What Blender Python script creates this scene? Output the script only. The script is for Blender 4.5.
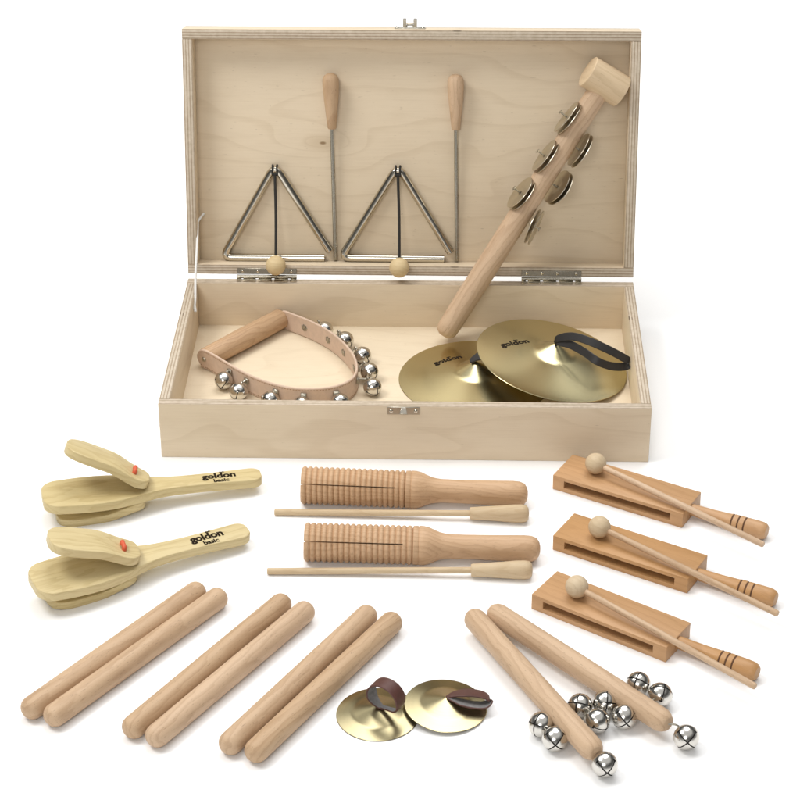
import bpy, bmesh, math, random
from mathutils import Vector, Matrix
random.seed(7)
S = bpy.context.scene
for o in list(bpy.data.objects): bpy.data.objects.remove(o)
PI = math.pi

# ------------------------------------------------------------------ camera
FPX = 2129.457
CAM = Vector((0.04732, -1.84788, 1.17083))
PITCH, YAW, ROLL = 0.53665, -0.02792, -0.00441
fwd = Vector((math.sin(YAW)*math.cos(PITCH), math.cos(YAW)*math.cos(PITCH), -math.sin(PITCH)))
rt = Vector((math.cos(YAW), -math.sin(YAW), 0)); up = rt.cross(fwd)
rt2 = rt*math.cos(ROLL)+up*math.sin(ROLL); up2 = -rt*math.sin(ROLL)+up*math.cos(ROLL)
cd = bpy.data.cameras.new("camera"); cam = bpy.data.objects.new("camera", cd); S.collection.objects.link(cam)
cam.matrix_world = Matrix.Translation(CAM) @ Matrix((rt2, up2, -fwd)).transposed().to_4x4()
cd.sensor_width = 36; cd.lens = 36*FPX/800; cd.clip_start = .05; cd.clip_end = 100
S.camera = cam

# ------------------------------------------------------------------ light
w = bpy.data.worlds.new("World"); S.world = w; w.use_nodes = True
nt = w.node_tree; nt.nodes.clear()
wo = nt.nodes.new('ShaderNodeOutputWorld'); bg = nt.nodes.new('ShaderNodeBackground')
tc = nt.nodes.new('ShaderNodeTexCoord'); sx = nt.nodes.new('ShaderNodeSeparateXYZ'); cr = nt.nodes.new('ShaderNodeValToRGB')
nt.links.new(tc.outputs['Generated'], sx.inputs[0]); nt.links.new(sx.outputs['Z'], cr.inputs[0])
e = cr.color_ramp.elements
e[0].position = 0.0; e[0].color = (.62, .62, .62, 1)
e[1].position = .95; e[1].color = (.70, .70, .70, 1)
for p, c in ((.16, .26), (.40, .07), (.60, .14), (.78, .70)):
    k = e.new(p); k.color = (c, c, c*.98, 1)
nt.links.new(cr.outputs[0], bg.inputs[0]); bg.inputs[1].default_value = 1.0
nt.links.new(bg.outputs[0], wo.inputs[0])

def area(name, loc, target, size, power, col=(1, 1, 1)):
    l = bpy.data.lights.new(name, 'AREA'); l.shape = 'DISK'; l.size = size; l.energy = power; l.color = col
    o = bpy.data.objects.new(name, l); S.collection.objects.link(o); o.location = loc
    o.rotation_euler = (Vector(target)-Vector(loc)).to_track_quat('-Z', 'Y').to_euler()
    return o
area("key_softbox", (-1.25, -.15, 2.1), (0, .05, 0), 1.0, 29, (1, .985, .96))
area("overhead_softbox", (.3, 1.2, 3.0), (0, .3, 0), 2.4, 65)
area("front_softbox", (-.5, -2.9, 1.9), (0, .1, .1), 1.3, 28, (1, .985, .96))
S.view_settings.view_transform = 'Standard'; S.view_settings.look = 'None'
S.view_settings.exposure = 0; S.view_settings.gamma = 1

# ------------------------------------------------------------------ geometry of the fitted place
D, H, A = .2759, .06372, .24655          # case depth, height, lid lean
WH, TH = .25, .011                       # half width, board thickness
LH, LT = .2735, .030                     # lid length, lid depth
L0 = Vector((0, D+.002, H+.00463))
LIDM = Matrix.Translation(L0) @ Matrix.Rotation(-A, 4, 'X')
LN = (LIDM.to_3x3() @ Vector((0, 1, 0)))

def ray(px, py): return fwd + rt2*((px-400)/FPX) - up2*((py-400)/FPX)
def at(px, py, z=0):                     # point of the place at height z
    v = ray(px, py); return CAM + v*((z-CAM.z)/v.z)
def atlid(px, py, d=.024):               # lid coordinates (x, depth, height along the lid)
    v = ray(px, py); t = ((L0+LN*d-CAM).dot(LN))/v.dot(LN)
    return LIDM.inverted() @ (CAM+v*t)

# ------------------------------------------------------------------ materials
class N:
    def __init__(s, name):
        s.m = bpy.data.materials.new(name); s.m.use_nodes = True; s.t = s.m.node_tree
        s.b = s.t.nodes['Principled BSDF']
    def n(s, ty, **k):
        x = s.t.nodes.new(ty)
        for a, b in k.items(): setattr(x, a, b)
        return x
    def l(s, a, b): s.t.links.new(a, b)
    def put(s, sock, v):
        if hasattr(v, 'default_value') or hasattr(v, 'is_output'): s.l(v, sock)
        else: sock.default_value = v
    def math(s, op, a, b=None, c=None, clamp=False):
        x = s.n('ShaderNodeMath', operation=op); x.use_clamp = clamp
        s.put(x.inputs[0], a)
        if b is not None: s.put(x.inputs[1], b)
        if c is not None: s.put(x.inputs[2], c)
        return x.outputs[0]
    def noise(s, vec, scale, detail=2, rough=.5, dist=0):
        x = s.n('ShaderNodeTexNoise'); s.l(vec, x.inputs['Vector'])
        x.inputs['Scale'].default_value = scale; x.inputs['Detail'].default_value = detail
        x.inputs['Roughness'].default_value = rough; x.inputs['Distortion'].default_value = dist
        return x.outputs['Fac']
    def mul(s, vec, v):
        x = s.n('ShaderNodeVectorMath', operation='MULTIPLY'); s.l(vec, x.inputs[0]); x.inputs[1].default_value = v
        return x.outputs[0]
    def rng(s, v, a, b, c=0., d=1., smooth=False):
        x = s.n('ShaderNodeMapRange'); s.l(v, x.inputs[0])
        if smooth: x.interpolation_type = 'SMOOTHSTEP'
        for i, q in enumerate((a, b, c, d)): x.inputs[i+1].default_value = q
        return x.outputs[0]
    def mix(s, f, a, b, mode='MIX'):
        x = s.n('ShaderNodeMix', data_type='RGBA', blend_type=mode)
        s.put(x.inputs[0], f)
        for i, q in ((6, a), (7, b)):
            if isinstance(q, tuple): x.inputs[i].default_value = (*q, 1) if len(q) == 3 else q
            else: s.l(q, x.inputs[i])
        return x.outputs[2]

def grain_coords(g, axis, shift=True):
    tc = g.n('ShaderNodeTexCoord'); v = tc.outputs['Object']
    if shift:
        oi = g.n('ShaderNodeObjectInfo'); cx = g.n('ShaderNodeCombineXYZ')
        g.l(g.math('MULTIPLY', oi.outputs['Random'], 3.7), cx.inputs[0])
        g.l(g.math('MULTIPLY_ADD', oi.outputs['Random'], .05, -.025), cx.inputs[1])
        g.l(g.math('MULTIPLY_ADD', oi.outputs['Random'], -.04, .02), cx.inputs[2])
        a = g.n('ShaderNodeVectorMath', operation='ADD'); g.l(v, a.inputs[0]); g.l(cx.outputs[0], a.inputs[1]); v = a.outputs[0]
    s = g.n('ShaderNodeSeparateXYZ'); g.l(v, s.inputs[0]); c = g.n('ShaderNodeCombineXYZ')
    order = {'X': (0, 1, 2), 'Y': (1, 0, 2), 'Z': (2, 1, 0)}[axis]
    for i, j in enumerate(order): g.l(s.outputs[j], c.inputs[i])
    return c.outputs[0], tc

def wood(name, light, dark, axis='X', ring=260, slope=.07, ringamt=.5, fleck=.35, rough=.52, fibre=.35, off=(.013, .011), rv=.05):
    """solid turned or sawn wood: rings round an off-centre pith, fibre, pores"""
    g = N(name); v, tc = grain_coords(g, axis)
    s = g.n('ShaderNodeSeparateXYZ'); g.l(v, s.inputs[0])
    y = g.math('ADD', s.outputs[1], off[0]); z = g.math('ADD', s.outputs[2], off[1])
    r = g.math('SQRT', g.math('ADD', g.math('MULTIPLY', y, y), g.math('MULTIPLY', z, z)))
    wob = g.noise(g.mul(v, (14, 60, 60)), 1, 3, .5)
    r = g.math('ADD', r, g.math('MULTIPLY', s.outputs[0], slope))
    r = g.math('ADD', r, g.math('MULTIPLY', wob, .02))
    ph = g.math('FRACT', g.math('MULTIPLY', r, ring))
    late = g.math('MULTIPLY', g.rng(ph, .35, .93, 0, 1, True), g.rng(ph, .93, 1, 1, 0))
    fib = g.noise(g.mul(v, (45, 1300, 1300)), 1, 3, .6)
    big = g.noise(g.mul(v, (9, 45, 45)), 1, 2)
    pore = g.rng(g.noise(g.mul(v, (210, 1500, 1500)), 1, 1), .66, .74, 0, 1)
    f = g.math('MULTIPLY', late, ringamt)
    f = g.math('ADD', f, g.math('MULTIPLY', g.rng(fib, .3, .7, -.5, .5), fibre))
    f = g.math('ADD', f, g.rng(big, .3, .7, -.2, .3), clamp=True)
    col = g.mix(f, light, dark)
    col = g.mix(g.math('MULTIPLY', pore, fleck), col, tuple(c*.48 for c in dark))
    oi = g.n('ShaderNodeObjectInfo')
    hs = g.n('ShaderNodeHueSaturation'); g.l(col, hs.inputs['Color'])
    g.l(g.rng(oi.outputs['Random'], 0, 1, 1-rv, 1+rv), hs.inputs['Value'])
    g.l(g.rng(oi.outputs['Random'], 0, 1, 1.06, .94), hs.inputs['Saturation'])
    g.l(hs.outputs[0], g.b.inputs['Base Color'])
    g.l(g.rng(fib, .2, .8, rough-.06, rough+.1), g.b.inputs['Roughness'])
    bp = g.n('ShaderNodeBump'); bp.inputs['Strength'].default_value = .12; bp.inputs['Distance'].default_value = .0004
    g.l(fib, bp.inputs['Height']); g.l(bp.outputs[0], g.b.inputs['Normal'])
    g.b.inputs['Specular IOR Level'].default_value = .35
    return g.m

def ply(name, thick, grain, light=(.71, .595, .44), dark=(.59, .47, .325), knot=None, plies=3.5, soft=1.):
    """birch plywood: veneer on the faces, stacked plies on the cut edges"""
    g = N(name); v, tc = grain_coords(g, grain, False)
    oi = g.n('ShaderNodeObjectInfo')
    so = g.n('ShaderNodeSeparateXYZ'); g.l(tc.outputs['Object'], so.inputs[0])
    s = g.n('ShaderNodeSeparateXYZ'); g.l(v, s.inputs[0])
    phs = g.math('ADD', g.math('MULTIPLY', s.outputs[1], 1.), g.math('MULTIPLY', s.outputs[2], 1.))
    wob = g.noise(g.mul(v, (4, 11, 11)), 1, 2, .4, .3)
    ph = g.math('ADD', g.math('MULTIPLY', phs, 14), g.math('MULTIPLY', wob, 3.0 if knot is None else 2.2))
    if knot:
        dx = g.math('MULTIPLY', g.math('SUBTRACT', so.outputs[0], knot[0]), 11)
        dz = g.math('MULTIPLY', g.math('SUBTRACT', so.outputs[2], knot[1]), 34)
        rr = g.math('SQRT', g.math('ADD', g.math('MULTIPLY', dx, dx), g.math('MULTIPLY', dz, dz)))
        ph = g.math('ADD', ph, g.math('MULTIPLY', g.math('EXPONENT', g.math('MULTIPLY', rr, -1.9)), 2.0))
    fr = g.math('FRACT', g.math('MULTIPLY', ph, 2.1))
    late = g.math('MULTIPLY', g.rng(fr, .72, .97, 0, 1, True), g.rng(fr, .97, 1, 1, 0))
    fib = g.noise(g.mul(v, (25, 700, 700)), 1, 3, .6)
    mot = g.noise(g.mul(v, (30, 90, 90)), 1, 3, .6)
    f = g.math('MULTIPLY', late, .34*soft)
    f = g.math('ADD', f, g.rng(fib, .3, .7, -.12, .2))
    f = g.math('ADD', f, g.rng(mot, .3, .7, -.1, .14), clamp=True)
    face = g.mix(f, light, dark)
    pore = g.rng(g.noise(g.mul(v, (130, 900, 900)), 1, 1), .74, .80, 0, .35)
    face = g.mix(pore, face, (.26, .17, .09))
    if knot:
        kx = g.math('MULTIPLY', g.math('SUBTRACT', so.outputs[0], knot[0]), 1)
        kz = g.math('MULTIPLY', g.math('SUBTRACT', so.outputs[2], knot[1]), 2.1)
        kr = g.math('SQRT', g.math('ADD', g.math('MULTIPLY', kx, kx), g.math('MULTIPLY', kz, kz)))
        face = g.mix(g.rng(kr, .0018, .0050, .85, 0, True), face, (.16, .09, .04))
        face = g.mix(g.rng(kr, .004, .03, .30, 0, True), face, (.38, .25, .12))
    # edge: alternate plies
    t = so.outputs['XYZ'.index(thick)]
    jit = g.noise(g.mul(tc.outputs['Object'], (40, 40, 40)), 1, 2)
    eph = g.math('FRACT', g.math('ADD', g.math('MULTIPLY', g.math('ADD', t, g.math('MULTIPLY', jit, .0006)), plies/TH), .12))
    em = g.math('MULTIPLY', g.rng(eph, .50, .62, 0, 1, True), g.rng(eph, .86, 1, 1, 0, True))
    efib = g.noise(g.mul(tc.outputs['Object'], (160, 160, 160)), 1, 3, .6)
    e1 = g.mix(g.rng(efib, .3, .7), (.60, .515, .41), (.48, .40, .30))
    e2 = g.mix(g.rng(efib, .3, .7), (.40, .315, .23), (.31, .235, .16))
    edge = g.mix(em, e1, e2)
    void = g.rng(g.noise(g.mul(tc.outputs['Object'], (28, 28, 28)), 1, 0), .76, .79, 0, 1)
    edge = g.mix(g.math('MULTIPLY', g.math('MULTIPLY', void, em), .9), edge, (.07, .04, .02))
    sn = g.n('ShaderNodeSeparateXYZ'); g.l(tc.outputs['Normal'], sn.inputs[0])
    isface = g.math('GREATER_THAN', g.math('ABSOLUTE', sn.outputs['XYZ'.index(thick)]), .6)
    col = g.mix(isface, edge, face)
    hs = g.n('ShaderNodeHueSaturation'); g.l(col, hs.inputs['Color'])
    g.l(g.rng(oi.outputs['Random'], 0, 1, .97, 1.03), hs.inputs['Value'])
    g.l(hs.outputs[0], g.b.inputs['Base Color'])
    g.b.inputs['Roughness'].default_value = .58; g.b.inputs['Specular IOR Level'].default_value = .3
    bp = g.n('ShaderNodeBump'); bp.inputs['Strength'].default_value = .1; bp.inputs['Distance'].default_value = .0003
    g.l(fib, bp.inputs['Height']); g.l(bp.outputs[0], g.b.inputs['Normal'])
    return g.m

def plain(name, col, rough=.5, metal=0., bump=0., bscale=900, spec=.5, var=.0):
    g = N(name); g.b.inputs['Base Color'].default_value = (*col, 1)
    g.b.inputs['Roughness'].default_value = rough; g.b.inputs['Metallic'].default_value = metal
    g.b.inputs['Specular IOR Level'].default_value = spec
    tc = g.n('ShaderNodeTexCoord')
    if var:
        nz = g.noise(tc.outputs['Object'], bscale*.12, 4, .6)
        g.l(g.mix(g.rng(nz, .3, .7), tuple(c*(1-var) for c in col), tuple(min(1, c*(1+var)) for c in col)), g.b.inputs['Base Color'])
    if bump:
        nz = g.noise(tc.outputs['Object'], bscale, 3, .6)
        bp = g.n('ShaderNodeBump'); bp.inputs['Strength'].default_value = bump; bp.inputs['Distance'].default_value = .0005
        g.l(nz, bp.inputs['Height']); g.l(bp.outputs[0], g.b.inputs['Normal'])
    return g.m

def metal(name, col, rough, mottle=.06, scale=120):
    g = N(name); tc = g.n('ShaderNodeTexCoord'); nz = g.noise(tc.outputs['Object'], scale, 4, .65)
    g.l(g.mix(g.rng(nz, .3, .7), col, tuple(c*.88 for c in col)), g.b.inputs['Base Color'])
    g.b.inputs['Metallic'].default_value = 1
    g.l(g.rng(nz, .3, .7, rough, rough+mottle), g.b.inputs['Roughness'])
    return g.m

def brass(name, col=(.68, .60, .35), rough=.22):
    """lathe-turned sheet brass: fine circular grooves give the radial highlights"""
    g = N(name); tc = g.n('ShaderNodeTexCoord')
    s = g.n('ShaderNodeSeparateXYZ'); g.l(tc.outputs['Object'], s.inputs[0])
    r = g.math('SQRT', g.math('ADD', g.math('MULTIPLY', s.outputs[0], s.outputs[0]), g.math('MULTIPLY', s.outputs[1], s.outputs[1])))
    c = g.n('ShaderNodeCombineXYZ'); g.l(r, c.inputs[0])
    gr = g.noise(c.outputs[0], 1500, 3, .7)
    bl = g.noise(tc.outputs['Object'], 45, 4, .6)
    col2 = g.mix(g.rng(gr, .3, .7), col, tuple(q*.78 for q in col))
    g.l(g.mix(g.rng(bl, .35, .75, 0, .12), col2, tuple(q*.80 for q in col)), g.b.inputs['Base Color'])
    g.b.inputs['Metallic'].default_value = 1
    g.b.inputs['Roughness'].default_value = rough
    g.b.inputs['Anisotropic'].default_value = .85
    tg = g.n('ShaderNodeTangent', direction_type='RADIAL', axis='Z'); g.l(tg.outputs[0], g.b.inputs['Tangent'])
    return g.m

M = dict(
    ply_front=ply('birch_ply_front', 'Y', 'X'),
    ply_side=ply('birch_ply_side', 'X', 'Y'),
    ply_floor=ply('birch_ply_floor', 'Z', 'X', soft=.6, light=(.72, .61, .45), dark=(.60, .48, .33)),
    ply_rail=ply('birch_ply_rail', 'Z', 'X'),
    ply_panel=ply('birch_ply_panel', 'Y', 'X', knot=(-.0985, .145)),
    beech=wood('pale_beech', (.55, .385, .245), (.41, .265, .155), ring=160, ringamt=.5, rv=.08, fleck=.5, fibre=.28, slope=.05),
    beech_dark=wood('steamed_beech', (.52, .34, .195), (.385, .23, .12)),
    beech_guiro=wood('warm_beech', (.55, .355, .205), (.41, .245, .125)),
    block=wood('orange_beech', (.49, .28, .13), (.38, .205, .085), ring=150, ringamt=.35, fibre=.3, fleck=.2, rough=.42),
    castanet=wood('pale_limewood', (.60, .49, .265), (.47, .36, .17), ring=200, ringamt=.5, fibre=.5, fleck=.08, rough=.45, slope=.03),
    bead=wood('natural_bead_wood', (.64, .50, .29), (.52, .38, .20), ring=300, ringamt=.35, fleck=.12),
    maple=wood('pale_maple', (.57, .445, .29), (.47, .34, .205), ring=240, ringamt=.4, fleck=.2),
    hammer=wood('hammer_head_wood', (.62, .47, .30), (.50, .365, .215), ring=130, ringamt=.4, fleck=.3),
    nickel=metal('bright_nickel', (.62, .57, .48), .11, .05),
    bell=metal('nickel_bell', (.68, .655, .61), .13, .10, 160),
    rod=metal('grey_steel_rod', (.36, .33, .27), .22, .08),
    dull=metal('dull_nickel', (.50, .47, .40), .30, .12, 200),
    jingle=metal('tarnished_jingle', (.64, .58, .46), .30, .06, 60),
    hollow_shade=plain('bell_inside_shade', (.03, .027, .024), .6, .6),
    brass=brass('spun_brass'),
    brass_small=brass('spun_brass_small', (.53, .46, .27), .27),
    black=plain('black_leather', (.018, .016, .016), .5, bump=.4),
    cord=plain('black_cord', (.02, .018, .015), .8, bump=.5, bscale=2500),
    white=plain('white_cord', (.78, .77, .74), .7, bump=.4, bscale=2500),
    tan=plain('natural_leather', (.60, .45, .345), .6, bump=.3, bscale=1500, var=.07),
    tan_edge=plain('stitch_thread', (.33, .20, .12), .8),
    brown=plain('oxblood_leather', (.085, .030, .022), .5, bump=.35, bscale=1200, var=.15),
    suede=plain('grey_suede', (.19, .18, .178), .95, bump=.6, bscale=3000, var=.2),
    ink=plain('dark_brown_ink', (.025, .018, .012), .95, spec=.05),
    burn=plain('burnt_groove', (.10, .045, .02), .8),
    red=plain('red_elastic', (.62, .10, .04), .55, bump=.4, bscale=2500),
)
# ground
g = N('white_paper'); tcg = g.n('ShaderNodeTexCoord'); nz = g.noise(tcg.outputs['Object'], 300, 3)
g.l(g.mix(nz, (.93, .93, .93), (.955, .955, .955)), g.b.inputs['Base Color']); g.b.inputs['Roughness'].default_value = .9
g.b.inputs['Specular IOR Level'].default_value = .1
M['paper'] = g.m

# ------------------------------------------------------------------ mesh helpers
KEEP = set()
def obj(name, bm, mat, parent=None, mw=None, angle=38, smooth=True):
    me = bpy.data.meshes.new(name); KEEP.discard(id(bm)) if id(bm) in KEEP else bmesh.ops.recalc_face_normals(bm, faces=bm.faces)
    bm.to_mesh(me); bm.free()
    for m in (mat if isinstance(mat, (list, tuple)) else [mat]): me.materials.append(M[m])
    if smooth:
        for p in me.polygons: p.use_smooth = True
        me.set_sharp_from_angle(angle=math.radians(angle))
    o = bpy.data.objects.new(name, me); S.collection.objects.link(o)
    if parent is not None: o.parent = parent
    if mw is not None: o.matrix_local = mw
    return o
def tag(o, label=None, cat=None, group=None, kind=None):
    for k, v in (('label', label), ('category', cat), ('group', group), ('kind', kind)):
        if v: o[k] = v
    return o
def thing(name, label, cat, mw, group=None):
    o = bpy.data.objects.new(name, None); o.empty_display_size = .02; S.collection.objects.link(o)
    o.matrix_world = mw; return tag(o, label, cat, group)
def dup(o, mw=None, parent=None):
    c = o.copy(); S.collection.objects.link(c); c.parent = parent
    for ch in [x for x in S.collection.objects if x.parent == o]: dup(ch, None, c)
    if mw is not None: c.matrix_world = mw
    return c
def T(*v): return Matrix.Translation(Vector(v))
def R(a, ax): return Matrix.Rotation(a, 4, ax)
def frame(o, xdir, updir=(0, 0, 1)):
    """matrix at o with local X along xdir and local Z as near updir as can be"""
    x = Vector(xdir).normalized(); y = Vector(updir).cross(x).normalized(); z = x.cross(y)
    return Matrix.Translation(Vector(o)) @ Matrix((x, y, z)).transposed().to_4x4()

def add_box(bm, lo, hi, bev=0., seg=2):
    r = bmesh.ops.create_cube(bm, size=1)
    for v in r['verts']:
        v.co = Vector([lo[i] + (v.co[i]+.5)*(hi[i]-lo[i]) for i in range(3)])
    if bev:
        es = list({e for v in r['verts'] for e in v.link_edges})
        bmesh.ops.bevel(bm, geom=es, offset=bev, segments=seg, affect='EDGES', profile=.5)
    return bm
def box(lo, hi, bev=.0008): return add_box(bmesh.new(), lo, hi, bev)

def add_lathe(bm, prof, axis='X', n=40, angs=None, cut=None, mw=None, mi=0):
    """prof: (along, radius); cut(along_mid, ang_mid) -> True leaves a face out"""
    angs = angs or [2*PI*i/n for i in range(n)]
    rings = []
    for a, r in prof:
        if r < 1e-6:
            p = Vector((a, 0, 0)); vs = [p]
        else: vs = [Vector((a, r*math.cos(t), r*math.sin(t))) for t in angs]
        if axis == 'Z': vs = [Vector((q.y, q.z, q.x)) for q in vs]
        if mw: vs = [mw @ q for q in vs]
        rings.append([bm.verts.new(q) for q in vs])
    k = len(angs)
    for i in range(len(rings)-1):
        A_, B_ = rings[i], rings[i+1]
        for j in range(k):
            j2 = (j+1) % k
            if cut and cut((prof[i][0]+prof[i+1][0])/2, (angs[j]+(angs[j2] if j2 else angs[0]+2*PI))/2): continue
            if len(A_) == 1 and len(B_) == 1: continue
            if len(A_) == 1: f = bm.faces.new((A_[0], B_[j], B_[j2]))
            elif len(B_) == 1: f = bm.faces.new((A_[j], B_[0], A_[j2]))
            else: f = bm.faces.new((A_[j], B_[j], B_[j2], A_[j2]))
            f.material_index = mi
    return bm
def lathe(prof, axis='X', n=40, **k): return add_lathe(bmesh.new(), prof, axis, n, **k)

def catmull(pts, n=8, closed=False):
    P = [Vector(p) for p in pts]; out = []; m = len(P)
    rngs = range(m if closed else m-1)
    for i in rngs:
        p0 = P[i-1] if (closed or i > 0) else P[0]*2-P[1]
        p1 = P[i]; p2 = P[(i+1) % m]
        p3 = P[(i+2) % m] if (closed or i+2 < m) else P[-1]*2-P[-2]
        for j in range(n):
            t = j/n
            out.append(.5*((2*p1)+(p2-p0)*t+(2*p0-5*p1+4*p2-p3)*t*t+(3*p1-p0-3*p2+p3)*t**3))
    if not closed: out.append(P[-1])
    return out

def add_tube(bm, pts, r, n=12, closed=False, caps=True, mi=0):
    P = [Vector(p) for p in pts]; m = len(P)
    rr = r if isinstance(r, (list, tuple)) else [r]*m
    rings = []; prev = None
    for i, p in enumerate(P):
        if closed: t = (P[(i+1) % m]-P[i-1])
        else: t = P[min(i+1, m-1)]-P[max(i-1, 0)]
        t.normalize()
        if prev is None:
            a = Vector((0, 0, 1)) if abs(t.z) < .9 else Vector((0, 1, 0))
            u = t.cross(a).normalized()
        else: u = (prev-t*prev.dot(t)).normalized()
        prev = u; v = t.cross(u)
        rings.append([bm.verts.new(p+(u*math.cos(2*PI*k/n)+v*math.sin(2*PI*k/n))*rr[i]) for k in range(n)])
    for i in range(m if closed else m-1):
        a, b = rings[i], rings[(i+1) % m]
        for k in range(n): bm.faces.new((a[k], a[(k+1) % n], b[(k+1) % n], b[k])).material_index = mi
    if caps and not closed:
        bm.faces.new(rings[0]).material_index = mi; bm.faces.new(rings[-1]).material_index = mi
    return bm
def tube(pts, r, **k): return add_tube(bmesh.new(), pts, r, **k)

def ribbon(pts, wdir, width, thick, two=False):
    """leather band along pts; wdir = across direction (one or per point); width number or per point"""
    bm = bmesh.new(); P = [Vector(p) for p in pts]; m = len(P); prev = None
    for i, p in enumerate(P):
        t = (P[min(i+1, m-1)]-P[max(i-1, 0)]).normalized()
        wd = Vector(wdir[i] if isinstance(wdir[0], (list, tuple, Vector)) else wdir)
        wd = (wd-t*wd.dot(t)).normalized(); nn = t.cross(wd)
        hw = (width[i] if isinstance(width, (list, tuple)) else width)/2; ht = thick/2
        c = min(ht*.6, hw*.5)
        ring = [(-hw, -ht+c), (-hw+c, -ht), (hw-c, -ht), (hw, -ht+c), (hw, ht-c), (hw-c, ht), (-hw+c, ht), (-hw, ht-c)]
        cur = [bm.verts.new(p+wd*a+nn*b) for a, b in ring]
        if prev:
            for k in range(8):
                f = bm.faces.new((prev[k], prev[(k+1) % 8], cur[(k+1) % 8], cur[k]))
                if two: f.material_index = 1 if k == two-1 else 0
        else: first = cur
        prev = cur
    bm.faces.new(first); bm.faces.new(prev)
    return bm

def prism(outline, z0, z1, bev=.0012, bend=None, seg=3):
    """outline (x, y) extruded from z0 to z1, rims rounded; bend(x) lifts it"""
    bm = bmesh.new(); n = len(outline)
    ins = []
    for i in range(n):
        a = Vector(outline[i-1]); b = Vector(outline[i]); c = Vector(outline[(i+1) % n])
        t = (c-a).normalized(); ins.append(Vector((-t.y, t.x)))
    area_ = sum(outline[i-1][0]*outline[i][1]-outline[i][0]*outline[i-1][1] for i in range(n))
    sg = 1 if area_ > 0 else -1
    layers = []
    for k in range(seg+1):
        a = PI/2*k/seg; layers.append((bev*(1-math.sin(a)), z0+bev*(1-math.cos(a))))
    lay = layers+[(i_, z0+z1-z_) for i_, z_ in reversed(layers)]
    rings = []
    for inn, z in lay:
        rings.append([bm.verts.new((outline[i][0]+ins[i].x*inn*sg, outline[i][1]+ins[i].y*inn*sg, z)) for i in range(n)])
    for a, b in zip(rings, rings[1:]):
        for i in range(n): bm.faces.new((a[i], a[(i+1) % n], b[(i+1) % n], b[i]))
    # caps as strips across matched sides (outline is symmetric about its long axis)
    for rg in (rings[0], rings[-1]):
        for i in range(n//2):
            q = [rg[i], rg[(i+1) % n], rg[(n-1-i-1) % n], rg[n-1-i]]
            q2 = []
            for v in q:
                if v not in q2: q2.append(v)
            if len(q2) > 2:
                try: bm.faces.new(q2)
                except ValueError: pass
    if bend:
        for v in bm.verts:
            v.co.z += bend(v.co.x)
    return bm

def outline_from(half):
    """half: list of (x, halfwidth) from left tip to right tip -> closed symmetric outline"""
    top = [(x, h) for x, h in half]; bot = [(x, -h) for x, h in reversed(half)]
    return top+bot

def textmesh(rows, mark=True):
    """rows: (string, size, x, y, bold); returns bmesh of flat filled letters, with the little sprig over the d"""
    bm = bmesh.new()
    for s, size, x, y, bold in rows:
        cu = bpy.data.curves.new('t', 'FONT'); cu.body = s; cu.size = size; cu.align_x = 'CENTER'; cu.offset = bold
        cu.resolution_u = 3; cu.space_character = .98
        to = bpy.data.objects.new('t', cu); S.collection.objects.link(to)
        me = bpy.data.meshes.new_from_object(to.evaluated_get(bpy.context.evaluated_depsgraph_get()))
        me.transform(T(x, y, 0)); bm.from_mesh(me)
        bpy.data.objects.remove(to); bpy.data.curves.remove(cu); bpy.data.meshes.remove(me)
    return bm

def bell_bm(r):
    """pressed jingle bell: thin shell with a crossed slot below, shade inside painted as a dark ball"""
    bm = bmesh.new(); wsl = .075
    us = sorted([-1, -.86, -.7, -.54, -.38, -.20, -wsl, wsl, .20, .38, .54, .7, .86, 1])
    tt = [math.tan(u*PI/4) for u in us]
    faces6 = [lambda a, b: (a, b, 1), lambda a, b: (a, -b, -1), lambda a, b: (1, a, b), lambda a, b: (-1, -a, b), lambda a, b: (-a, 1, b), lambda a, b: (a, -1, b)]
    cache = {}
    def vert(p):
        q = Vector(p).normalized(); k = tuple(round(c, 4) for c in q)
        if k not in cache:
            rad = r*(1+.022*math.exp(-(q.z/.07)**2))
            cache[k] = bm.verts.new(q*rad)
        return cache[k]
    for fi, fn in enumerate(faces6):
        for i in range(len(us)-1):
            for j in range(len(us)-1):
                um = (us[i]+us[i+1])/2; vm = (us[j]+us[j+1])/2
                if fi == 1 and (abs(um) < wsl or abs(vm) < wsl): continue
                if fi >= 2 and abs(um) < wsl and vm < -.50: continue
                if fi >= 2 and abs(um) < .20 and -.54 < vm < -.38: continue
                bm.faces.new([vert(fn(tt[i], tt[j])), vert(fn(tt[i+1], tt[j])), vert(fn(tt[i+1], tt[j+1])), vert(fn(tt[i], tt[j+1]))])
    bmesh.ops.recalc_face_normals(bm, faces=bm.faces)
    r2 = bmesh.ops.create_icosphere(bm, subdivisions=3, radius=r*.93)  # dark inner ball, its colour stands in for shade in the hollow bell
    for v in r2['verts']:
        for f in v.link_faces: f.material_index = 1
    KEEP.add(id(bm))
    return bm
_bell = {}
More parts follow.
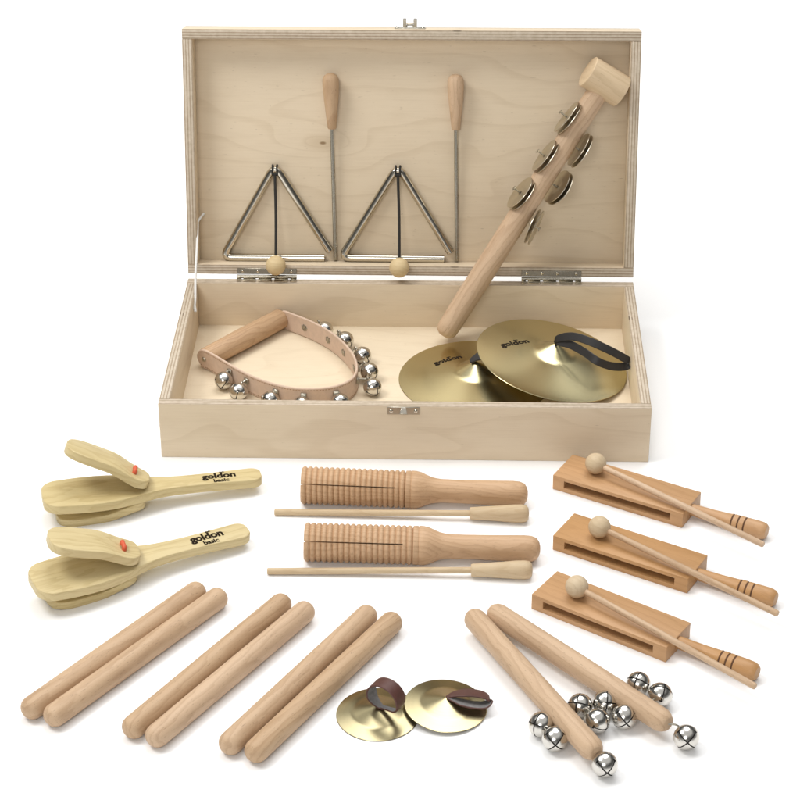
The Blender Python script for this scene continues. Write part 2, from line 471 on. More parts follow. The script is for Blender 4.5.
def make_bell(parent, pos, r, axis=(0, 0, 1), spin=.3, towards=None):
    """a bell part; axis points from bell to its eyelet"""
    z = Vector(axis).normalized(); h = Vector((1, 0, 0)) if abs(z.x) < .8 else Vector((0, 1, 0))
    x = (h-z*h.dot(z)).normalized(); y = z.cross(x)
    mw = T(*pos) @ Matrix((x, y, z)).transposed().to_4x4() @ R(spin, 'Z')
    key = round(r, 5)
    if key not in _bell:
        b = obj('bell', bell_bm(r), ['bell', 'hollow_shade'], parent, angle=60)
        ebm = tube([(0, math.cos(a)*r*.24, r*1.13+math.sin(a)*r*.24) for a in [2*PI*k/14 for k in range(14)]], r*.075, n=8, closed=True)
        e_ = obj('eyelet', ebm, 'dull', b)
        _bell[key] = (b, e_)
        b.matrix_local = parent.matrix_world.inverted() @ mw
        return b
    b0, e0 = _bell[key]
    b = b0.copy(); S.collection.objects.link(b); b.parent = parent; b.matrix_local = parent.matrix_world.inverted() @ mw
    e2 = e0.copy(); S.collection.objects.link(e2); e2.parent = b
    return b

# ------------------------------------------------------------------ the ground
bm = bmesh.new(); bmesh.ops.create_grid(bm, x_segments=1, y_segments=1, size=30)
tag(obj('ground', bm, 'paper', smooth=False), kind='structure')

# ------------------------------------------------------------------ the wooden case
case = thing('wooden_case', 'open birch plywood case with raised lid and metal hinges, holding cymbals and a bell strap', 'case', T(0, D/2, 0))
cm = case.matrix_world.inverted()
def cpart(name, lo, hi, mat, bev=.0007):
    c = Vector([(lo[i]+hi[i])/2 for i in range(3)])
    l2 = [lo[i]-c[i] for i in range(3)]; h2 = [hi[i]-c[i] for i in range(3)]
    return obj(name, box(l2, h2, bev), mat, case, cm @ T(*c))
cpart('front_board', (-WH, 0, 0), (WH, TH, H), 'ply_front')
bb = cpart('back_board', (-WH, D-TH, 0), (WH, D, H), 'ply_front')
for s_ in (-1, 1):
    cpart('side_board', (min(s_*WH, s_*(WH-TH)), TH+.0001, 0), (max(s_*WH, s_*(WH-TH)), D-TH-.0001, H), 'ply_side')
cpart('floor_board', (-WH+TH-.002, TH-.002, .004), (WH-TH+.002, D-TH+.002, .0099), 'ply_floor', 0)
# lid, local axes: x across, y depth (away), z along the lid
lid = obj('lid', box((-WH+.0003, .0248, .0003), (WH-.0003, LT, LH-.0003), .0006), 'ply_panel', case, cm @ LIDM)
def rail(lo, hi, mat):
    c = Vector([(lo[i]+hi[i])/2 for i in range(3)])
    return obj('lid_rail', box([lo[i]-c[i] for i in range(3)], [hi[i]-c[i] for i in range(3)], .0007), mat, lid, T(*c))
rail((-WH, 0, 0), (WH, .0246, TH), 'ply_rail'); rail((-WH, 0, LH-TH), (WH, .0246, LH), 'ply_rail')
rail((-WH, 0, TH+.0001), (-WH+TH, .0246, LH-TH-.0001), 'ply_side'); rail((WH-TH, 0, TH+.0001), (WH, .0246, LH-TH-.0001), 'ply_side')
# hinges: leaf on the lid rim, knuckle in the gap, leaf on the back board
for cx_px in (267, 551.5):
    xc = atlid(cx_px, 272, 0).x
    hb = bmesh.new()
    add_box(hb, (-.0335, -.0011, .0005), (.0335, -.0001, .0072), .0003, 1)
    add_tube(hb, [(-.0335, -.0012, -.0022), (.0335, -.0012, -.0022)], .0021, n=16)
    h_ = obj('hinge', hb, 'rod', case, cm @ LIDM @ T(xc, 0, 0))
    for q in (-.0275, -.0105, .0065, .0275):
        sb = lathe([(0, .0017), (.0004, .0015), (.0007, .0008), (.0007, 0)], 'X', 14)
        obj('screw', sb, 'nickel', h_, T(q, -.0011, .004) @ R(-PI/2, 'Z'))
    for k, (a, b) in enumerate(((-.0335, -.0285), (-.0265, -.0125), (-.0095, .0055), (.0085, .0240), (.0265, .0335))):
        lb = box((a, -.0088, -.0006), (b, .0010, .0003), .0002)
        lo_ = obj('hinge_leaf', lb, 'nickel', h_, (LIDM @ T(xc, 0, 0)).inverted() @ T(xc, D+.0005, H+.0012))
# catch on the front board
pc = at(403.5, 410, H)
xl = (CAM + ray(403.5, 410)*((0-CAM.y)/ray(403.5, 410).y)).x
lp = bmesh.new(); add_box(lp, (-.0165, -.0011, -.0082), (.0165, 0, .0006), .0004, 1)
latch = obj('catch_plate', lp, 'dull', case, cm @ T(xl, -.0001, H-.0009))
kb = prism(outline_from([(-.0035, .0022), (.0035, .0040)]), 0, .0026, .0004)
obj('catch', kb, 'nickel', latch, T(0, -.0020, -.0040) @ R(.75, 'X') @ R(-PI/2, 'Z') @ T(0, 0, 0))
for q in (-.0125, .0125):
    sb = lathe([(0, .0021), (.0006, .0018), (.0011, .0009), (.0011, 0)], 'X', 16)
    obj('screw', sb, 'nickel', latch, T(q, -.0011, -.0042) @ R(-PI/2, 'Z'))
# lever latch on the top edge of the lid
xt = atlid(410, 27, .015).x
tb = bmesh.new(); add_box(tb, (-.0168, -.005, 0), (.0168, .005, .0012), .0004, 1)
lt = obj('latch', tb, 'dull', lid, T(xt, .014, LH+.0001))
for q in (-1, 1):
    pb = prism(outline_from([(0, .0024), (.004, .0026), (.0095, .0040)]), -.0018, .0018, .0004)
    obj('latch_arm', pb, 'dull', lt, T(q*.0058, 0, .001) @ R(-PI/2, 'Y') @ R(0, 'X'))
obj('latch_bar', tube([(-.0058, 0, .0052), (.0058, 0, .0052)], .0009, n=10), 'nickel', lt)
obj('latch_hook', tube(catmull([(-.0045, -.001, .001), (-.003, -.001, .0035), (0, -.001, .004), (.003, -.001, .0035), (.0045, -.001, .001)], 5), .0008, n=8), 'dull', lt)
for q in (-.014, .014):
    sb = lathe([(0, .0019), (.0008, .0016), (.0013, .0008), (.0013, 0)], 'X', 14)
    obj('screw', sb, 'nickel', lt, T(q, 0, .0012) @ R(-PI/2, 'Y'))
# white stay cord from the lid to the left board
u0 = LIDM @ atlid(203.8, 213.5, .0225); u1 = LIDM @ atlid(197.9, 221.6, .012)
v_ = ray(194.6, 306.5); xs = -WH+TH+.0012; u2 = CAM+v_*((xs-CAM.x)/v_.x)
if u2.y > D-TH-.004 or u2.y < 0: u2 = Vector((xs, D-TH-.02, .045))
cordpts = [u0, u1, u1.lerp(u2, .05)]+[u1.lerp(u2, t)+Vector((.0004*math.sin(t*9), 0, 0)) for t in (.3, .6, .9)]+[u2]
obj('stay_cord', tube(catmull(cordpts, 5), .00135, n=10), 'white', case, cm)
obj('stay_knot', tube(catmull([u2, u2+Vector((.001, -.004, -.003)), u2+Vector((.001, -.005, -.004))], 4), .0017, n=10), 'white', case, cm)

# ------------------------------------------------------------------ triangles in the lid
def make_triangle(ax_, lx, ls, rx, rs, bx, bs, beadpx):
    d = .0245-.0046
    t = thing('triangle', None, 'triangle', LIDM @ T((lx+rx)/2, 0, TH), 'triangles standing in the lid')
    inv = t.matrix_world.inverted() @ LIDM
    V = lambda x, s: Vector((x, d, s))
    apex = V(*ax_); L = V(lx, ls); Rr = V(rx, rs); B = V(bx, bs)
    def corner(p, a, b, r_):
        pa = p+(a-p).normalized()*r_; pb = p+(b-p).normalized()*r_
        return [pa*(1-q)**2+p*2*q*(1-q)+pb*q*q for q in [k/8 for k in range(9)]]
    pts = [Rr]+corner(apex, Rr, L, .012)+corner(L, apex, B, .011)+[B]
    obj('triangle_rod', tube(pts, .0045, n=24), 'nickel', t, inv)
    # loop of cord over the apex, cord, bead
    top = V(ax_[0], ax_[1]-.0052)
    cb = bmesh.new()
    for q in (-.0024, .0024):
        add_tube(cb, catmull([top+Vector((q*1.2, -.0036, -.004)), top+Vector((q, -.0046, .002)), top+Vector((q, -.001, .0055)), top+Vector((q, .003, .001)), top+Vector((q*.5, -.001, -.0055))], 5), .0012, n=8)
    add_tube(cb, [top+Vector((-.003, -.004, -.0042)), top+Vector((.003, -.004, -.0042))], .0017, n=8)
    Bd = atlid(beadpx[0], beadpx[1], -.0095)
    add_tube(cb, catmull([top+Vector((0, -.0035, -.004)), (top+Bd)/2+Vector((.0006, -.001, 0)), Bd], 6), .00155, n=8)
    obj('cord', cb, 'cord', t, inv)
    sb = bmesh.new(); bmesh.ops.create_uvsphere(sb, u_segments=32, v_segments=20, radius=.0112)
    obj('bead', sb, 'bead', t, inv @ T(*Bd))
    return t
t1 = make_triangle((-.152, .1205), -.2125, .0148, -.0915, .0235, -.0975, .0148, (275.8, 265.4))
t1['label'] = 'bent nickel triangle with black cord and bead, nearer the left side of the lid'
t2 = make_triangle((-.0145, .1205), -.0785, .0155, .0452, .0225, .0378, .0148, (399.3, 267.6))
t2['label'] = 'bent nickel triangle with black cord and bead, at the middle of the lid'
def make_beater(px_top, px_bot):
    a = atlid(*px_top, .024-.0095); a.y = .0245-.0098; b = atlid(*px_bot, .021); b.y = .0245-.0026; b.z = .0122
    t = thing('triangle_beater', None, 'beater', LIDM @ frame(b, a-b, (0, -1, 0)), 'triangle beaters leaning in the lid')
    L = (a-b).length; h = .062
    obj('rod', lathe([(0, 0), (0, .0016), (.0005, .0023), (L-h+.01, .0023)], 'X', 16), 'rod', t)
    pr = [(L-h, 0), (L-h, .0042), (L-h+.0008, .0048), (L-.045, .0064), (L-.028, .0082), (L-.014, .0092), (L-.007, .0090), (L-.003, .0072), (L-.001, .0042), (L, 0)]
    obj('handle', lathe(pr, 'X', 32), 'beech', t)
    return t
b1 = make_beater((330.4, 73), (335.6, 261.5)); b1['label'] = 'thin metal beater with tapered wooden handle, between the two triangles'
b2 = make_beater((455.6, 74), (456.9, 262.7)); b2['label'] = 'thin metal beater with tapered wooden handle, between a triangle and the jingle stick'

# ------------------------------------------------------------------ jingle stick leaning in the case
lo_p = at(445, 333, .0235); hi_p = LIDM @ atlid(604.5, 81.5, .0055)
dirv = hi_p-lo_p; Ls = dirv.length
jm = frame(lo_p, dirv, -LN)          # local X up the stick, local Z out of the lid, local Y to the left
js = thing('jingle_stick', 'long wooden jingle stick with hammer head and metal discs, leaning across the lid', 'jingle stick', jm)
pr = [(-.004, 0), (-.0035, .0055), (-.001, .0095), (.003, .0118), (.012, .0124), (.06, .0128), (.12, .0126), (.2, .0122), (Ls-.004, .0118)]
obj('stick', lathe(pr, 'X', 40), 'beech', js)
obj('hammer_head', lathe([(-.0225, 0), (-.0225, .0174), (-.0220, .0179), (0, .0181), (.0220, .0179), (.0225, .0174), (.0225, 0)], 'X', 48), 'hammer', js, T(Ls, 0, .003) @ R(.13, 'X') @ R(PI/2+.03, 'Z'))
def jingle_disc():
    return lathe([(0, .0024), (.0003, .0075), (.0012, .0100), (.0006, .0185), (.0010, .0205), (.0005, .0207), (.0001, .0203), (-.0001, .0180), (.0006, .0100), (-.0003, .0070), (-.0006, .0024)], 'X', 40)
inv = jm.inverted()
d0 = None
# side +1 = left of the stick, -1 = right; pixel of each pair's middle; tilt towards the viewer
for side, (px, py), tilt, yaw_ in ((1, (566.5, 117.5), .03, .10), (1, (543.7, 155.5), .08, .06), (1, (519, 192), .18, .10), (-1, (579, 150), .10, .0), (-1, (556.5, 186.5), .30, .05), (-1, (532, 225), -.27, -.14)):
    ax = (inv @ (LIDM @ atlid(px, py, .006))); ax.z = .0035 if side > 0 else -.0005
    # disc axis: local Y (left) turned towards local Z (out)
    axis = Vector((yaw_, math.cos(tilt), math.sin(tilt))).normalized()
    base = Vector((ax.x, side*.010, .002))
    c = ax.copy()
    pin = bmesh.new()
    far = c+axis*(.0105 if side > 0 else .003)
    start = base if side > 0 else Vector((c.x, -.008, 0))
    if side > 0: add_tube(pin, [start, far], .0009, n=8)
    else:
        far = c-axis*.006; add_tube(pin, [start, far], .0009, n=8)
        add_tube(pin, [c, c+axis*.006], .0009, n=8)
    hd = frame(far, axis if side > 0 else -axis)
    add_lathe(pin, [(-.0004, 0), (-.0004, .0023), (.0003, .0026), (.0009, .0016), (.0011, 0)], 'X', 14, mw=hd)
    obj('pin', pin, 'dull', js)
    for k, off in enumerate((.0016, -.0016)):
        mw = frame(c+axis*off, axis) @ (R(PI, 'Z') if k else Matrix()) @ R(.03*k, 'Y')
        if d0 is None: d0 = obj('jingle', jingle_disc(), 'jingle', js, mw)
        else:
            q = d0.copy(); S.collection.objects.link(q); q.parent = js; q.matrix_local = mw

# ------------------------------------------------------------------ brass cymbals
def interp(prof, r):
    for (r0, z0), (r1, z1) in zip(prof, prof[1:]):
        if r0 <= r <= r1: return z0+(z1-z0)*(r-r0)/(r1-r0)
    return prof[-1][1]
def cymbal_prof(Rr, h):
    # flat spreading bow, then a steeper cone to the centre
    out = []
    for k in range(0, 41):
        t = k/40; r = Rr*t
        if t < .27: z = h*(1-.56*(t/.27))
        else:
            q = (t-.27)/.73; z = h*.44*(1-q)**1.15
        out.append((r, z))
    # soften the break
    zz = [z for _, z in out]
    for _ in range(2): zz = [zz[0]]+[(zz[i-1]+2*zz[i]+zz[i+1])/4 for i in range(1, 40)]+[zz[-1]]
    return [(out[i][0], zz[i]) for i in range(41)]
def cymbal_bm(prof, th=.0009):
    top = [(z, max(r, .0)) for r, z in prof]
    und = [(z-th, r) for r, z in reversed(prof)]
    rim = [(-th*.5, prof[-1][0]+th*.4)]
    return lathe([(z, r) for z, r in top]+rim+und, 'Z', 96)
BP = cymbal_prof(.083, .0215)
def lettering_on(prof, x, y, rot, size, parent):
    bm = textmesh([('goldon', size*1.06, 0, 0, size*.030)])
    add_sprig(bm, size)
    bmesh.ops.triangulate(bm, faces=bm.faces)
    bmesh.ops.subdivide_edges(bm, edges=[e for e in bm.edges if e.calc_length() > size*.25], cuts=2)
    c, s = math.cos(rot), math.sin(rot)
    for v in bm.verts:
        X = x+c*v.co.x-s*v.co.y; Y = y+s*v.co.x+c*v.co.y
        v.co = Vector((X, Y, interp(prof, math.hypot(X, Y))+.00025))
    KEEP.add(id(bm))
    return obj('lettering', bm, 'ink', parent, smooth=False)
def add_sprig(bm, size):
    # the small leaping mark above the d
    for pts, r in (([(.10, .74), (.20, .80), (.34, .80), (.46, .88)], .050), ([(.20, .80), (.16, .92)], .035), ([(.40, .82), (.52, .76)], .035)):
        P = catmull([(a*size, b*size, 0) for a, b in pts], 4) if len(pts) > 2 else [Vector((a*size, b*size, 0)) for a, b in pts]
        n = len(P)
        L_, R_ = [], []
        for i, p in enumerate(P):
            t = (P[min(i+1, n-1)]-P[max(i-1, 0)]).normalized(); nn = Vector((-t.y, t.x, 0))*r*size
            L_.append(bm.verts.new(p+nn)); R_.append(bm.verts.new(p-nn))
        for i in range(n-1): bm.faces.new((R_[i], R_[i+1], L_[i+1], L_[i]))
cy_under = thing('hand_cymbal', 'brass hand cymbal lying flat in the case, half under the other cymbal', 'cymbal', T(.0735, .1495, .0106), 'large brass hand cymbals in the case')
o1 = obj('disc', cymbal_bm(BP), 'brass', cy_under)
p_ = cy_under.matrix_world.inverted() @ at(449, 358.5, .020)
lettering_on(BP, p_.x, p_.y, .42, .0115, cy_under)
c1c = at(552, 359.5, .0290)
c1m = T(*c1c) @ R(math.radians(11.3), 'Y') @ R(math.radians(1.0), 'X')
cy_top = thing('hand_cymbal', 'brass hand cymbal with looped black strap, tilted on top of the other cymbal', 'cymbal', c1m, 'large brass hand cymbals in the case')
obj('disc', cymbal_bm(BP), 'brass', cy_top)
p_ = cy_top.matrix_world.inverted() @ at(517.5, 339, .050)
lettering_on(BP, p_.x, p_.y, .42, .0115, cy_top)
# black strap loop of the upper cymbal
ap = c1m @ Vector((0, 0, .0225))
def W(px, py, z): return at(px, py, z)
sp = [ap+Vector((-.002, 0, -.001)), W(558, 338.5, ap.z+.006), W(573, 336.5, ap.z+.013), W(590, 341.5, ap.z+.012), W(609, 350, ap.z+.004), W(624, 358, ap.z-.006), W(630, 362.5, ap.z-.012),
      W(624.5, 366.5, ap.z-.016), W(611, 366, ap.z-.012), W(597, 361, ap.z-.003), W(584, 352, ap.z+.001), W(570, 344.5, ap.z+.003), W(558, 342, ap.z+.002), ap+Vector((.001, -.001, 0))]
pp = catmull(sp, 6)
for p in pp: p.x = min(p.x, WH-TH-.0022)
wd = []
for i, p in enumerate(pp):
    wd.append(Vector((.0, .55, .80)))
ws = [.0050+.0038*min(1, min(i, len(pp)-1-i)/9) for i in range(len(pp))]
obj('hand_strap', ribbon(pp, wd, ws, .0018), 'black', cy_top, c1m.inverted())
# knot of the strap of the lower one
ap2 = cy_under.matrix_world @ Vector((0, 0, .022))
sp = [ap2+Vector((-.006, .000, -.001)), ap2+Vector((0, .000, .0035)), ap2+Vector((.006, .0, .006)), ap2+Vector((.016, .002, .0015)), ap2+Vector((.035, .004, -.006)), ap2+Vector((.05, .004, -.010))]
pp = catmull(sp, 5)
obj('hand_strap', ribbon(pp, Vector((0, 1, .5)), [.006+.005*min(1, i/8) for i in range(len(pp))], .002), 'black', cy_under, cy_under.matrix_world.inverted())

# ------------------------------------------------------------------ leather bell strap
zc = .0225
hA = at(205.5, 358.5, zc); hB = at(281, 318.5, zc); hd = (hB-hA).normalized(); pe = Vector((hd.y, -hd.x, 0))
bs = thing('bell_strap', 'leather strap with nickel bells on a thick wooden handle, lying in the case', 'bell strap', T((hA.x+hB.x)/2, hA.y, .0099))
bi = bs.matrix_world.inverted()
obj('handle', lathe([(0, 0), (0, .0108), (.001, .0115), ((hB-hA).length/2, .0121), ((hB-hA).length-.001, .0115), ((hB-hA).length, .0108), ((hB-hA).length, 0)], 'X', 40), 'beech_dark', bs, bi @ frame(hA, hd))
tp = lambda px, py: Vector((at(px, py, .0345).x, at(px, py, .0345).y, zc))
e0 = hA-hd*.0012; e1 = hB+hd*.0012
key = [e0-pe*.0105, e0-pe*.005, e0, e0+pe*.011, tp(244.3, 371.6), tp(270.2, 382), tp(296.3, 387.4), tp(326, 387), tp(346.3, 381.4), tp(356, 371.6), tp(355, 358), tp(346, 344.5), tp(331, 331.5), tp(311, 320.5), e1+pe*.010, e1, e1-pe*.004]
sp = catmull(key, 8); nS = len(sp)
arc = [0]
for a, b in zip(sp, sp[1:]): arc.append(arc[-1]+(b-a).length)
def wid(i):
    q = min(arc[i], arc[-1]-arc[i])
    return .0236*math.sqrt(max(.06, 1-(1-min(1, q/.0118))**2))
ws = [wid(i) for i in range(nS)]
def lean(i):
    return Vector((0, 0, 1))
strap = obj('strap', ribbon(sp, [lean(i) for i in range(nS)], ws, .0026), 'tan', bs, bi)
def outward(i):
    t = (sp[min(i+1, nS-1)]-sp[max(i-1, 0)]).normalized(); return Vector((t.y, -t.x, 0))
sb = bmesh.new(); q = .006
while q < arc[-1]-.004:
    i = next(k for k in range(nS) if arc[k] >= q)
    if ws[i] > .014:
        t = (sp[min(i+1, nS-1)]-sp[i-1]).normalized(); o_ = outward(i)
        f = (q-arc[i-1])/max(1e-6, arc[i]-arc[i-1]); pc_ = sp[i-1].lerp(sp[i], f)
        for sgn in (-1, 1):
            hgt = sgn*(ws[i]/2-.0024); c = pc_+Vector((0, 0, hgt))+o_*.0014
            add_tube(sb, [c-t*.0009, c+t*.0009], .00036, n=6)
    q += .0031
obj('stitching', sb, 'tan_edge', strap)
def near(p):
    k = min(range(nS), key=lambda i: (Vector((sp[i].x, sp[i].y))-Vector((p.x, p.y))).length)
    return k
# rivet in the handle end
rv = lathe([(-.001, .0030), (.0002, .0030), (.0012, .0021), (.0014, 0)], 'X', 18)
obj('rivet', rv, 'dull', strap, frame(e0-hd*.0014, -hd))
# flower-shaped washers inside the strap
for px, py in ((301, 327.8), (323.9, 339.2), (341, 352), (351.5, 366.5)):
    i = near(at(px, py, .024)); o_ = outward(i); c = sp[i]-o_*.0016
    fb = bmesh.new()
    for k in range(7):
        a = 2*PI*k/7
        bmesh.ops.create_uvsphere(fb, u_segments=8, v_segments=6, radius=.0014, matrix=T(0, math.cos(a)*.0030, math.sin(a)*.0030) @ Matrix.Diagonal((.4, 1, 1, 1)))
    add_lathe(fb, [(-.0002, .0027), (.0005, .0024), (.0003, .0010), (.0003, 0)], 'X', 14)
    obj('washer', fb, 'rod', strap, frame(c, -o_))
for px, py, z, spin, axz in ((223.7, 380.5, .0205, .6, 1.0), (238.6, 392, .0195, .2, .9), (271.5, 399, .0200, .9, .5), (301.5, 405, .0195, .4, .5), (340, 402.5, .0195, .4, .4),
                        (324.5, 330, .0210, .2, .6), (345, 340, .0200, .5, .6), (362.5, 355.5, .0200, .1, .4), (369.5, 371.5, .0210, .7, .7), (372.5, 387, .0195, .35, .8)):
    p = at(px, py, z)
    if p.y < TH+.0105: p.y = TH+.0105
    i = near(p); o_ = outward(i); anchor = Vector((sp[i].x, sp[i].y, zc+.003))+o_*.0018
    gap = (Vector((p.x, p.y, 0))-Vector((sp[i].x, sp[i].y, 0))).length
    if gap < .0115: p += o_*(.0115-gap)
    ax_ = (anchor-p).normalized()*.55+Vector((0, .6, axz*.35)); ax_.normalize()
    b = make_bell(bs, p, .0099, ax_, spin)
    cb = bmesh.new(); top = p+ax_*.0115
    add_box(cb, (-.0001, -.0032, -.0028), (.0022, .0032, .0040), .0005, 1)
    add_tube(cb, [(.001, 0, .002), tuple(frame(anchor, o_).inverted() @ top)], .0009, n=8)
    obj('clip', cb, 'dull', strap, frame(anchor, o_))

# ------------------------------------------------------------------ castanets on paddles
def paddle_half():
    h = []
    # rounded head 0..0.10, waist, handle to 0.214
    for k in range(9):
        a = PI/2*k/8; h.append((.017*(1-math.cos(a)), .0075+.0150*math.sin(a)))
    h[0] = (0, .006)
    for x, wv in ((.03, .0237), (.045, .0242), (.06, .0236), (.075, .0215), (.088, .0185), (.10, .0155), (.112, .0130), (.125, .0113), (.14, .0105), (.16, .0104), (.18, .0110), (.195, .0117), (.203, .0118)):
        h.append((x, wv))
    for k in range(1, 8):
        a = PI/2*k/7; h.append((.203+.0105*math.sin(a), .004+.0078*math.cos(a)))
    return [(x*1.02, w_*(1+.10*max(0, min(1, (.115-x)/.03)))) for x, w_ in h]
def smooth_half(h, n=3):
    P = catmull([(x, y, 0) for x, y in h], n); return [(p.x, p.y) for p in P]
TP = .0098
def clapper_bm():
    h = [(0, .006), (.0012, .0105), (.004, .0142), (.009, .0170), (.016, .0184), (.030, .0196), (.045, .0204), (.060, .0208), (.070, .0204), (.0785, .0186), (.0840, .0150), (.0870, .0105), (.0882, .0050)]
    def bend(x):
        if x < .008: return 0
        t = min(1, (x-.008)/.036); return .0060*(t*t*(3-2*t))
    return prism(outline_from(smooth_half(h, 4)), 0, .0088, .0011, bend)
def make_castanet():
    t = thing('handle_castanet', None, 'castanet', Matrix(), 'castanets with handles')
    pad = obj('paddle', prism(outline_from(smooth_half(paddle_half())), 0, TP, .0011), 'castanet', t)
    pad.name = 'paddle'
    up_ = obj('clapper', clapper_bm(), 'castanet', t); dn = obj('clapper', clapper_bm(), 'castanet', t)
    tm = textmesh([('goldon', .0125, 0, 0, .00055), ('basic', .0082, .001, -.0076, .0003)])
    add_sprig(tm, .0125); KEEP.add(id(tm))
    tx = obj('lettering', tm, 'ink', pad, T(.1755, -.0012, TP+.0002), smooth=False)
    co = obj('elastic', tube(catmull([(.0815, -.0052, .001), (.0815, -.0050, .0045), (.0822, 0, .0056), (.0815, .0050, .0045), (.0815, .0052, .001)], 6), .0023, n=10), 'red', up_)
    return t, pad, up_, dn, tx
def pose_castanet(t, hx, hy, ang, roll, ztip, zend, openu, opend, rollu=0.0):
    """paddle left tip at (hx, hy), heading ang; hinge 0.088 from the tip"""
    kids = [o for o in S.collection.objects if o.parent == t]
    t.matrix_world = T(hx, hy, 0) @ R(ang, 'Z')
    pad = [k for k in kids if k.name.startswith('paddle')][0]; cl = [k for k in kids if k.name.startswith('clapper')]
    sl = math.asin((ztip-zend)/.2135)
    pm = T(0, 0, ztip) @ R(sl, 'Y') @ T(0, .0, 0) @ R(roll, 'X')
    pad.matrix_local = pm
    # clappers: local x runs from the hinge end outwards; turned so it points to the paddle tip
    cl[0].matrix_local = pm @ T(.1025, -.003, TP+.0002) @ R(-.19, 'Z') @ R(rollu, 'X') @ R(PI, 'Z') @ R(-openu, 'Y')
    cl[1].matrix_local = pm @ T(.1000, -.001, -.0002) @ R(PI, 'Z') @ R(PI, 'X') @ R(-opend, 'Y')
cA, padA, upA, dnA, txA = make_castanet()
cB = dup(cA)
# the elastic belongs at the hinge end of the upper clapper
for o in list(S.collection.objects):
    if o.name.startswith('elastic'): o.matrix_local = T(-.0815+.0165, 0, .0086-.0020+.0012)
tipA = at(42, 499, .0235); angA = math.radians(15.9)
pose_castanet(cA, tipA.x, tipA.y, angA, math.radians(-1), .0185, .0085, math.radians(21), math.radians(3), -.20)
cA['label'] = 'pale wooden castanet on a handle with its upper clapper raised steeply, nearest the case'
tipB = at(32, 586, .0235); endB = at(250.7, 528, .0155); angB = math.atan2(endB.y-tipB.y, endB.x-tipB.x)
pose_castanet(cB, tipB.x, tipB.y, angB, math.radians(5), .0195, .0075, math.radians(13), math.radians(1), -.10)
cB['label'] = 'pale wooden castanet on a handle with its clapper lying lower, above the leftmost claves'

# ------------------------------------------------------------------ guiro tone blocks and their sticks
RB = .0188
def guiro_prof():
    p = [(.0006, RB-.0022)]
    nR = 19; per = .0054
    for k in range(nR):
        x0 = .0008+k*per
        for j in range(7):
            t = j/7; p.append((x0+t*per, RB-.0026*(1-math.sin(PI*max(0.02, min(.98, t)))**.55)))
    x = .0008+nR*per
    p += [(x, RB-.0026), (x+.0008, RB-.0003), (x+.005, RB-.0001), (x+.0058, RB-.0008), (x+.0066, RB), (x+.011, RB-.0002), (x+.016, RB-.0014), (x+.021, RB-.0036), (x+.026, RB-.0056), (x+.031, RB-.0066), (x+.036, RB-.0071)]
    x += .036
    p += [(x+.015, .0116), (x+.035, .0119), (x+.055, .0124), (x+.070, .0128), (x+.077, .0124), (x+.082, .0105), (x+.0845, .0070), (x+.0855, .0035), (x+.0858, 0)]
    return p
SLA = math.radians(214)   # slit faces the front, above the middle (angle from local +Y towards +Z)
def make_guiro():
    t = thing('guiro_block', None, 'guiro', Matrix(), 'ribbed wooden tone blocks')
    sl = [math.radians(180-36), math.radians(360-24)]
    base = [2*PI*i/56 for i in range(56)]
    angs = [a for a in base if all(abs(a-s_) > .05 for s_ in sl)]+[s_+d for s_ in sl for d in (-.030, .030)]
    angs.sort()
    cut = lambda x, a: x < .094 and any(abs(((a-s_+PI) % (2*PI))-PI) < .03 for s_ in sl)
    bm = lathe(guiro_prof(), 'X', angs=angs, cut=cut)
    inn = [(.0006, RB-.0022), (.0004, .0135), (.090, .0135), (.096, .010), (.099, 0)]
    add_lathe(bm, inn, 'X', angs=angs, cut=lambda x, a: x > .001 and cut(x, a) and x < .091)
    obj('body', bm, 'beech_guiro', t, angle=50)
    return t
gA = make_guiro(); gB = dup(gA)
def place_guiro(t, p0, p1):
    a = at(*p0, RB); b = at(*p1, .0128); b.z = .0130; a.z = RB
    t.matrix_world = frame(a, b-a)
gx = lambda x, y: (260+.3625*x, 440+.3625*y)
place_guiro(gA, gx(113, 124), gx(733, 150)); gA['label'] = 'ribbed wooden guiro with slit and smooth handle, the one nearest the case'
place_guiro(gB, gx(121, 281), gx(762, 301)); gB['label'] = 'ribbed wooden guiro with slit and smooth handle, the one farther from the case'
def make_scraper():
    t = thing('guiro_stick', None, 'scraper', Matrix(), 'thin scraper sticks beside the tone blocks')
    obj('rod', lathe([(0, 0), (0, .0026), (.0005, .0031), (.197, .0031)], 'X', 20), 'maple', t)
    obj('handle', lathe([(.1925, 0), (.1925, .0056), (.1935, .0060), (.215, .0074), (.235, .0088), (.243, .0090), (.2475, .0082), (.2498, .0058), (.2506, 0)], 'X', 32), 'maple', t)
    return t
sA = make_scraper(); sB = dup(sA)
for t, a, b in ((sA, gx(40, 199), gx(742, 203)), (sB, gx(20, 362), gx(757, 358))):
    p = at(*a, .0035); q = at(*b, .009); p.z = .0035; q.z = .0090
    t.matrix_world = frame(p, q-p)
sA['label'] = 'thin wooden scraper with tapered handle, in front of the guiro nearest the case'
sB['label'] = 'thin wooden scraper with tapered handle, in front of the farther guiro'

